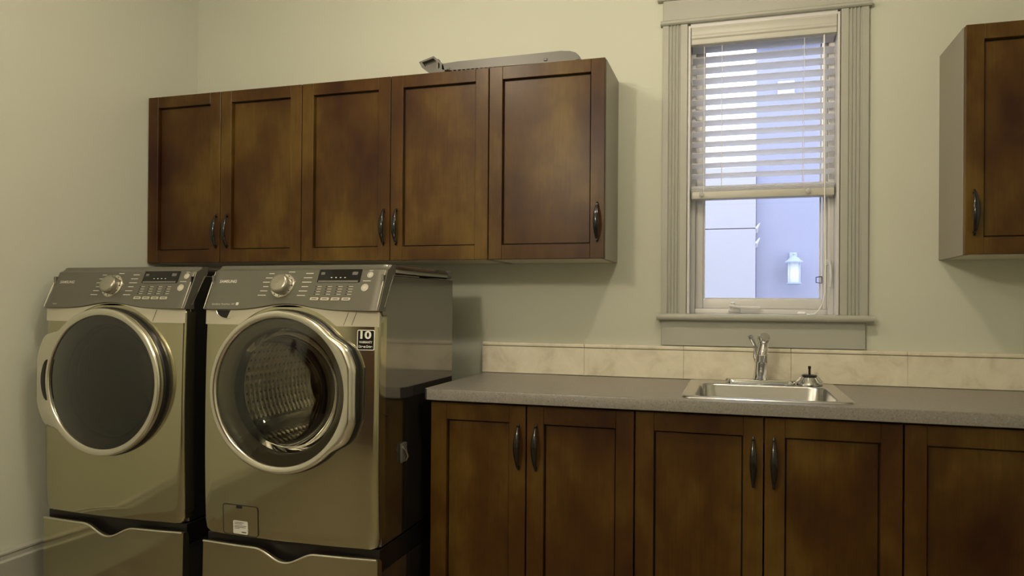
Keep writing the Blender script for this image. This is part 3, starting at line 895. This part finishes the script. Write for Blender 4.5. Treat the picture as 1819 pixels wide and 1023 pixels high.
    bm = BM(); lathe(bm, [(.047, -.002), (.047, .003), (.044, .006), (.036, .0065)], ko, nrm, 40); kr = obj('knob_ring', bm, M['ring'], con)
    bm = BM(); lathe(bm, [(.036, .004), (.0355, .024), (.033, .029), (.026, .0315), (.001, .032)], ko, nrm, 40, True, False); kb = obj('knob', bm, M['knob'], con, angle=45)
    for k in range(12):
        a = 2 * PI * k / 12
        pos = ko + nrm * .0068 + (Vector((1, 0, 0)) * math.cos(a) + up * math.sin(a)) * .0405
        bm = BM(); lathe(bm, [(.0022, -.001), (.0022, .0004)], pos, nrm, 8); obj('indicator_dot', bm, M['printdark'], kr)
    # cycle names around the knob: too small to read, short printed strokes
    bm = BM()
    def stroke(dx, z, w, h=.0026):
        vs0 = set(bm.verts)
        prism(bm, [(-w / 2, -h / 2), (w / 2, -h / 2), (w / 2, h / 2), (-w / 2, h / 2)], 'z', 0, .0005)
        o = cpt(dx, z, .0002)
        for v in set(bm.verts) - vs0:
            v.co = o + Vector((1, 0, 0)) * v.co.x + up * v.co.y + nrm * v.co.z
    for i, (dx, w) in enumerate(((-.103, .022), (-.108, .030), (-.112, .036), (-.113, .022), (-.116, .030), (-.119, .034))):
        stroke(dx, 1.338 - i * .0158, w)
    for i, (dx, w) in enumerate(((.056, .030), (.053, .034), (.053, .038), (.050, .026), (.047, .034), (.044, .034))):
        stroke(dx, 1.338 - i * .0158, w)
    stroke(-.020, 1.3435, .026)
    for dx in (.094, .136, .178, .220):
        for i in range(4):
            stroke(dx + .016, 1.291 - i * .0092, .016, .0018)
    stroke(.300, 1.3475, .016, .002); stroke(.292, 1.3105, .030, .0022)
    pl = obj('printed_legend', bm, M['print'], con, smooth=False); tag(pl, kind='stuff')
    # display
    b = on_console(plate(.170, .050, .0016, .003), .180, 1.3285, .0002); dsp = obj('display', b, M['display'], con, angle=30)
    b = on_console(plate(.158, .0075, .0006, .001), .179, 1.3085, .0016); obj('display_strip', b, M['greyplastic'], dsp, smooth=False)
    for dx, z, w, h in ((.112, 1.337, .016, .010), (.240, 1.337, .022, .012)):
        b = BM(); prism(b, round_rect(-w / 2, w / 2, -h / 2, h / 2, .002, 2), 'z', 0, .0003)
        b2 = on_console(b, dx, z, .0017); obj('display_icon', b2, M['greyplastic'], dsp, smooth=False)
    for k in range(4):
        b = on_console(plate(.006, .003, .0003, .0005, 1), .150 + k * .018, 1.322, .0017); obj('display_segment', b, M['print'], dsp, smooth=False)
    for dx in (.096, .138, .180, .222):
        b = on_console(plate(.033, .0105, .0022, .002), dx + .006, 1.2465, .0); bt = obj('option_button', b, M['band'], con)
        b = on_console(plate(.020, .0025, .0004, .0004, 1), dx + .006, 1.2465, .0022); obj('button_print', b, M['printdark'], bt, smooth=False)
        for i in range(4):
            b = BM(); lathe(b, [(.0026, 0), (.0026, .0006)], cpt(dx, 1.291 - i * .0092, .0001), nrm, 8); obj('indicator_light', b, M['printdark'], con)
    for dx, z, r in ((.300, 1.332, .0115), (.290, 1.287, .0135)):
        bm = BM(); o = cpt(dx, z)
        rows_ = []
        for rr_, h_ in ((r, .0), (r, .0016), (r - .0022, .0016), (r - .0022, .0)):
            rows_.append([o + nrm * h_ + (Vector((1, 0, 0)) * math.cos(2 * PI * k / 28) + up * math.sin(2 * PI * k / 28)) * rr_ for k in range(28)])
        grid(bm, rows_, close_u=True, close_v=True); rg = obj('button_ring', bm, M['print'], con, angle=40)
        bm = BM(); lathe(bm, [(r - .003, 0), (r - .0035, .001)], o, nrm, 24); bt = obj('push_button', bm, M['band'], con)
        b = on_console(plate(r * .7, r * .45, .0004, .001, 2), dx, z, .0012); obj('button_icon', b, M['print'], bt, smooth=False)
    # pale band under the console, cut by the round door
    zb0 = 1.152; Rcut = .303
    bm = BM(); cols = []
    NB = 90
    def flush():
        if len(cols) > 1:
            front = grid(bm, cols)
        cols.clear()
    for k in range(NB + 1):
        x = x0 + .0015 + (W - .003) * k / NB
        dz = Rcut ** 2 - (x - cx) ** 2
        lo = max(zb0, zc + math.sqrt(dz)) if dz > 0 else zb0
        hi = zlow(x) - .0008
        if hi - lo < .001: flush(); continue
        yy = fy(x, lo) - .003; yy2 = fy(x, hi) - .003
        cols.append([Vector((x, fy(x, lo) + .004, lo)), Vector((x, yy, lo + .0008)), Vector((x, yy2 - .0005, hi)), Vector((x, yy2 + .006, hi))])
    flush()
    obj('top_band', bm, M['band'], root, angle=30)
    if kind == 'washer':
        # finger recess of the soap drawer
        bm = BM(); n = 14
        pts = [(-.045, 0)] + [(-.045 * math.cos(PI * k / n), -.030 * math.sin(PI * k / n)) for k in range(1, n)] + [(.045, 0)]
        xx = cx - .258
        prism(bm, [(xx + a, ZB - .0012 + b_) for a, b_ in pts], 'y', fy(xx, ZB) - .0045, fy(xx, ZB) + .002)
        dr_ = obj('soap_drawer_grip', bm, M['rubber'], root)
        bm = BM(); tube(bm, [(xx + a, fy(xx, ZB) - .0045, ZB - .0012 + b_) for a, b_ in pts], .0016, 6); obj('grip_rim', bm, M['ring'], dr_)
    # slanted joints in the band
    for dx in ((.225, .255) if kind == 'washer' else (.20,)):
        x = cx + dx
        bm = BM(); tube(bm, [(x, fy(x, 1.16) - .0034, 1.157), (x + .018, fy(x, 1.2) - .0038, ZB - .003)], .0008, 5); obj('band_joint', bm, M['greyrub'], root)
    # --- door
    yD = fy(cx, zc)
    dcx = cx - .006
    N = 144
    GB = .300 if kind == 'washer' else .326
    def grip(a):
        d = abs((a + PI) % (2 * PI) - PI)
        f = 0 if d > 0.80 else (1 if d < .50 else (0.80 - d) / .30)
        return d, f * f * (3 - 2 * f)
    def Ro(a):
        d, f = grip(a)
        return .286 + (min(GB + .012, GB / math.cos(min(d, .8))) - .286) * f
    def Rf(a):
        # front edge of the chrome: nearly straight along the grip
        d, f = grip(a)
        return .281 + (min(.298, .284 / math.cos(min(d, .8))) - .281) * f
    def ring_rows(spec):
        rows = []
        for fn in spec:
            row = []
            for k in range(N):
                a = 2 * PI * k / N
                r, y = fn(a)
                row.append(Vector((dcx + flip * r * math.cos(a), yD + (y * .74 if y < 0 else y), zc + r * math.sin(a))))
            rows.append(row)
        return rows
    Ri = .2580
    bm = BM()
    rows = ring_rows([lambda a: (Ro(a) - .004, -.012), lambda a: (Ro(a), -.022), lambda a: (Ro(a) - .001, -.034), lambda a: (Ro(a) * .5 + Rf(a) * .5 + .001, -.0415),
                      lambda a: (Rf(a), -.047), lambda a: (Rf(a) - .004, -.0485), lambda a: ((Rf(a) + Ri) / 2, -.0475), lambda a: (Ri + .004, -.0445), lambda a: (Ri + .001, -.042), lambda a: (Ri, -.036), lambda a: (Ri, -.006)])
    grid(bm, rows, close_v=True)
    ring = obj('door_ring', bm, M['ring'], root, angle=60)
    # black gap ring behind the chrome
    bm = BM()
    grid(bm, ring_rows([lambda a: (Ro(a) + .003, .012), lambda a: (Ro(a) + .003, -.008), lambda a: (Ro(a) + .001, -.012), lambda a: (Ri, -.014), lambda a: (Ri, .012)]), close_u=True, close_v=True)
    obj('door_gasket', bm, M['rubber'], root, angle=60)
    # finger slot in the grip
    bm = BM(); pts_o = []; pts_i = []
    n = 16
    for k in range(n + 1):
        a = -.30 + .60 * k / n
        e = math.sin(PI * k / n) ** .5
        pts_o.append((dcx + flip * (.272 + .016 * e) * math.cos(a), zc + (.272 + .016 * e) * math.sin(a)))
        pts_i.append((dcx + flip * .271 * math.cos(a), zc + .271 * math.sin(a)))
    if kind == 'dryer':
        prism(bm, pts_o + list(reversed(pts_i[1:-1])), 'y', yD - .0385, yD - .034)
        obj('finger_slot', bm, M['rubber'], ring)
    else:
        a_ = .30
        pts = []
        for k in range(13):
            a = -.30 + .60 * k / 12
            pts.append((dcx + flip * (Ro(a) + .001) * math.cos(a), yD - .015, zc + (Ro(a) + .001) * math.sin(a)))
        tube(bm, pts, [.003] + [.006] * 11 + [.003], 8, flat=.6); obj('grip_insert', bm, M['rubber'], ring)
    # convex glass
    bm = BM()
    prof = [(Ri * k / 14, -.060 + .033 * (k / 14) ** 2) for k in range(1, 15)]
    prof2 = [(max(r, 1e-4), -h) for r, h in prof]
    lathe(bm, [(1e-4, .060)] + prof2, (dcx, yD, zc), (0, -1, 0), 72, False, False)
    obj('door_glass', bm, M['doorglass'] if kind == 'washer' else M['dryglass'], root, angle=80)
    bm = BM(); lathe(bm, [(.2570, .022), (.2500, .019), (.226, .008), (.220, .000), (.2190, -.016)], (dcx, yD, zc), (0, -1, 0), 72, False, False); obj('inner_rim', bm, M['rimgrey'], root, angle=60)
    if kind == 'washer':
        # clear inner bowl, boot and drum
        bm = BM(); lathe(bm, [(.217, -.012), (.208, -.030), (.200, -.046), (.150, -.072), (.08, -.086), (.001, -.09)], (dcx, yD, zc), (0, -1, 0), 72, False, False); obj('bowl_wall', bm, M['bowl'], root, angle=60)
        bm = BM(); lathe(bm, [(.256, .006), (.250, -.010), (.242, -.040), (.228, -.050), (.222, -.058), (.224, -.068), (.238, -.074)], (dcx, yD, zc), (0, -1, 0), 64, False, False); obj('door_boot', bm, M['greyrub'], root, angle=60)
        bm = BM()
        uv = bm.loops.layers.uv.new('UVMap')
        segs = 72; NR = 8
        yA, yE = yD + .072, min(yD + .46, yB - .03)
        rows = []
        for j in range(NR + 1):
            y = yA + (yE - yA) * j / NR
            rows.append([Vector((dcx + .238 * math.cos(2 * PI * k / segs), y, zc + .238 * math.sin(2 * PI * k / segs))) for k in range(segs)])
        vr = [[bm.verts.new(p) for p in r] for r in rows]
        for j in range(NR):
            for k in range(segs):
                k2 = (k + 1) % segs
                f = bm.faces.new((vr[j][k], vr[j + 1][k], vr[j + 1][k2], vr[j][k2]))
                for l, (jj, kk) in zip(f.loops, ((j, k), (j + 1, k), (j + 1, k + 1), (j, k + 1))):
                    l[uv].uv = (kk / segs, jj / NR)
        dm = obj('drum', bm, M['drum'], root, angle=60)
        bm = BM(); lathe(bm, [(.236, 0), (.150, .004), (.140, .016), (.06, .018), (.05, .03), (.001, .032)], (dcx, yE, zc), (0, -1, 0), 64, False, False); obj('drum_back', bm, M['drumback'], dm, angle=40)
        for k in range(3):
            a = math.radians(-20 + 120 * k)
            bm = BM()
            u = Vector((math.cos(a), 0, math.sin(a))); w_ = Vector((-math.sin(a), 0, math.cos(a)))
            c0 = Vector((dcx, 0, zc))
            def q(r, s, y): return c0 + u * r + w_ * s + Vector((0, y, 0))
            rws = []
            for y, sc in ((yA + .02, .35), (yA + .06, 1), ((yA + yE) / 2, 1.0), (yE - .05, 1), (yE - .01, .5)):
                rws.append([q(.237, -.034, y), q(.237 - .030 * sc, -.020, y), q(.237 - .048 * sc, 0, y), q(.237 - .030 * sc, .020, y), q(.237, .034, y)])
            grid(bm, rws); obj('drum_vane', bm, M['steel'], dm, angle=50)
    else:
        bm = BM(); lathe(bm, [(.2190, -.017), (.215, -.05), (.238, -.08), (.235, -.36), (.001, -.37)], (dcx, yD, zc), (0, -1, 0), 64, False, False); obj('drum', bm, M['darkcav'], root, angle=40)
    if kind == 'washer':
        # pump filter cover, low on the front
        fx0, fx1, fz0, fz1 = cx - .268, cx - .113, .394, .503
        bm = BM(); pts = round_rect(fx0, fx1, fz0, fz1, .010, 4)
        tube(bm, [(x, fy(x, z) - .0006, z) for x, z in pts + pts[:1]], .0013, 6, caps=False)
        fc = obj('filter_cover_gap', bm, M['rubber'], root)
        bm = BM(); rows = []
        i1 = round_rect(fx0 + .002, fx1 - .002, fz0 + .002, fz1 - .002, .009, 4)
        v0 = [bm.verts.new((x, fy(x, z) - .0012, z)) for x, z in i1]; bm.faces.new(v0)
        obj('filter_cover', bm, M['platinum'], root, smooth=False)
        bm = BM(); box(bm, cx - .207, cx - .183, fy(cx - .19, .49) - .003, fy(cx - .19, .49), .4905, .5015, .002, 1); obj('cover_latch', bm, M['rubber'], fc)
        # white notice sticker
        def fplate(xa, xb, za, zb_, off, r=.002):
            bm = BM(); p_ = round_rect(xa, xb, za, zb_, r, 3)
            A = [bm.verts.new((x, fy(x, z) - off, z)) for x, z in p_]; bm.faces.new(A)
            B = [bm.verts.new((x, fy(x, z) - off + .0006, z)) for x, z in p_]
            for i in range(len(A)): bm.faces.new((A[i], A[(i + 1) % len(A)], B[(i + 1) % len(A)], B[i]))
            return bm
        sx0, sx1 = cx - .222, cx - .157
        s1 = obj('notice_sticker', fplate(sx0, sx1, .398, .446, .0022, .004), M['sticker_w'], root, smooth=False)
        bm = BM()
        for z, a, b_ in ((.439, .10, .75), (.434, .10, .62), (.427, .10, .9), (.422, .1, .85), (.417, .1, .45), (.404, .58, .9)):
            h = .0018 if z > .405 else .0035
            xa, xb = sx0 + (sx1 - sx0) * a, sx0 + (sx1 - sx0) * b_
            bm.faces.new([bm.verts.new((x, fy(x, zz) - .0026, zz)) for x, zz in ((xa, z), (xb, z), (xb, z + h), (xa, z + h))])
        tag(obj('notice_print', bm, M['printdark'], s1, smooth=False), kind='stuff')
        # ten year warranty sticker
        wx0, wx1 = cx + .276, cx + .340
        wz0, wz1 = 1.072, 1.142
        s2 = obj('warranty_sticker', fplate(wx0, wx1, wz0, wz1, .0012, .005), M['sticker_w'], root, smooth=False)
        obj('sticker_field', fplate(wx0 + .0028, wx1 - .0028, wz0 + .0028, wz1 - .0028, .0017, .004), M['sticker_b'], s2, smooth=False)
        for body, size, wd, z, bo in (('10', .036, .040, 1.1235, .0012), ('WARRANTY', .011, .048, 1.0995, .0002), ('Direct Drive', .011, .050, 1.0845, .0003)):
            b = text_mesh(body, size, wd, bo)
            xm = (wx0 + wx1) / 2
            for v in b.verts:
                x, z_ = xm + v.co.x, z + v.co.y
                v.co = Vector((x, fy(x, z_) - .0023, z_))
            obj('sticker_lettering', b, M['sticker_w'], s2, smooth=False)
        # small clip on the side panel
        bm = BM(); box(bm, x1 - .002, x1 + .008, yF + .165, yF + .205, .655, .725, .003, 2); sc_ = obj('side_clip', bm, M['greyplastic'], root)
        bm = BM(); tube(bm, [(x1 + .006, yF + .17, .715), (x1 + .016, yF + .18, .700), (x1 + .016, yF + .195, .675), (x1 + .006, yF + .20, .660)], .004, 8); obj('clip_hook', bm, M['steel'], sc_)
    return root

def pedestal(cx, W, yF, yB, label):
    x0, x1 = cx - W / 2, cx + W / 2
    root = thing('laundry_pedestal', (cx, (yF + yB) / 2, .004), label, 'pedestal', 'laundry pedestals')
    bm = BM(); box(bm, x0 + .002, x1 - .002, yF + .035, yB, .024, .306, .004, 2)
    obj('body', bm, M['side'], root, angle=30)
    bm = BM(); box(bm, x0 + .003, x1 - .003, yF + .036, yB, .3062, .3855, .002, 1); obj('top_recess', bm, M['rubber'], root, angle=30)
    for xx in (x0 + .05, x1 - .05):
        for yy in (yF + .09, yB - .06):
            bm = BM(); lathe(bm, [(.022, 0), (.022, .008), (.010, .012), (.010, .022)], (xx, yy, .0038), (0, 0, 1), 14); obj('foot', bm, M['rubber'], root)
    def top(x):
        d = abs(x - cx) / .125
        f = 0 if d > 1 else (1 + math.cos(PI * d)) / 2
        return .357 - .040 * f
    def fy(x): return yF + .004 + .014 * ((x - cx) / (W / 2)) ** 2
    n = 60
    rows = []
    for k in range(n + 1):
        x = x0 + W * k / n
        z = top(x)
        rows.append([Vector((x, fy(x) + .028, .04)), Vector((x, fy(x), .044)), Vector((x, fy(x) - .002, .2)), Vector((x, fy(x), z)), Vector((x, fy(x) + .012, z + .002)), Vector((x, fy(x) + .028, z - .012))])
    bm = BM(); vr = grid(bm, rows, close_v=True); bm.faces.new(vr[0]); bm.faces.new(list(reversed(vr[-1])))
    dw = obj('drawer_front', bm, M['platinum'], root, angle=40)
    bm = BM(); tube(bm, [(x0 + .003 + (W - .006) * k / n, fy(x0 + W * k / n) - .001, top(x0 + W * k / n)) for k in range(n + 1)], .0052, 10, side=(0, 1, 0)); obj('drawer_lip', bm, M['ring'], dw, angle=60)
    return root

WASH = dict(cx=-1.530, W=.716, yF=-.902, yB=-.290)
DRY = dict(cx=-2.362, W=.688, yF=-.862, yB=-.290)
pedestal(label='platinum drawer pedestal under the washer', **WASH)
pedestal(label='platinum drawer pedestal under the dryer', **DRY)
machine('washer', WASH['cx'], WASH['W'], WASH['yF'], WASH['yB'], 1, 'platinum front-load washer with black ten-year sticker beside the counter', 'washer', 0.0)
machine('dryer', DRY['cx'], DRY['W'], DRY['yF'], DRY['yB'], -1, 'platinum front-load dryer with dark glass door against the side wall', 'dryer', 0.014)

# ------------------------------------------------------------------ semi-flush ceiling globes (two room lamps, one added rear fill lamp)
names_l = ['small frosted globe ceiling light in front of the window', 'small frosted globe ceiling light in front of the washer', 'large frosted globe added as fill light behind the viewer']
for (lx_, ly_, lz_, LAMP_R), lab in zip(LAMPS, names_l):
    r = thing('ceiling_light', (lx_, ly_, ZC), lab, 'ceiling light', 'ceiling globes')
    bm = BM(); lathe(bm, [(.070, 0), (.070, .012), (.055, .022), (.014, .026)], (lx_, ly_, ZC), (0, 0, -1), 28); obj('canopy', bm, M['vinyl'], r)
    bm = BM(); tube(bm, [(lx_, ly_, ZC - .024), (lx_, ly_, lz_ + LAMP_R)], .010, 10); obj('stem', bm, M['vinyl'], r)
    bm = BM(); lathe(bm, [(.034, 0), (.040, .008), (.040, .022)], (lx_, ly_, lz_ + LAMP_R + .008), (0, 0, -1), 24); obj('collar', bm, M['vinyl'], r)
    bm = BM(); bmesh.ops.create_uvsphere(bm, u_segments=20, v_segments=12, radius=LAMP_R)
    bmesh.ops.translate(bm, verts=bm.verts[:], vec=Vector((lx_, ly_, lz_))); obj('globe', bm, M['lens'], r, angle=80)

# ------------------------------------------------------------------ small picture on the side wall behind the viewer
pf = thing('picture_frame', (XL, -3.25, 1.45), 'small dark framed picture on the side wall behind the viewer', 'picture')
bm = BM()
for y0, y1, z0, z1 in ((-3.40, -3.37, 1.45, 1.80), (-3.13, -3.10, 1.45, 1.80), (-3.37, -3.13, 1.45, 1.48), (-3.37, -3.13, 1.77, 1.80)):
    box(bm, XL + .001, XL + .022, y0, y1, z0, z1, .003, 1)
obj('frame', bm, M['frame_b'], pf)
bm = BM(); box(bm, XL + .002, XL + .010, -3.37, -3.13, 1.48, 1.77); obj('canvas', bm, M['canvas'], pf, smooth=False)
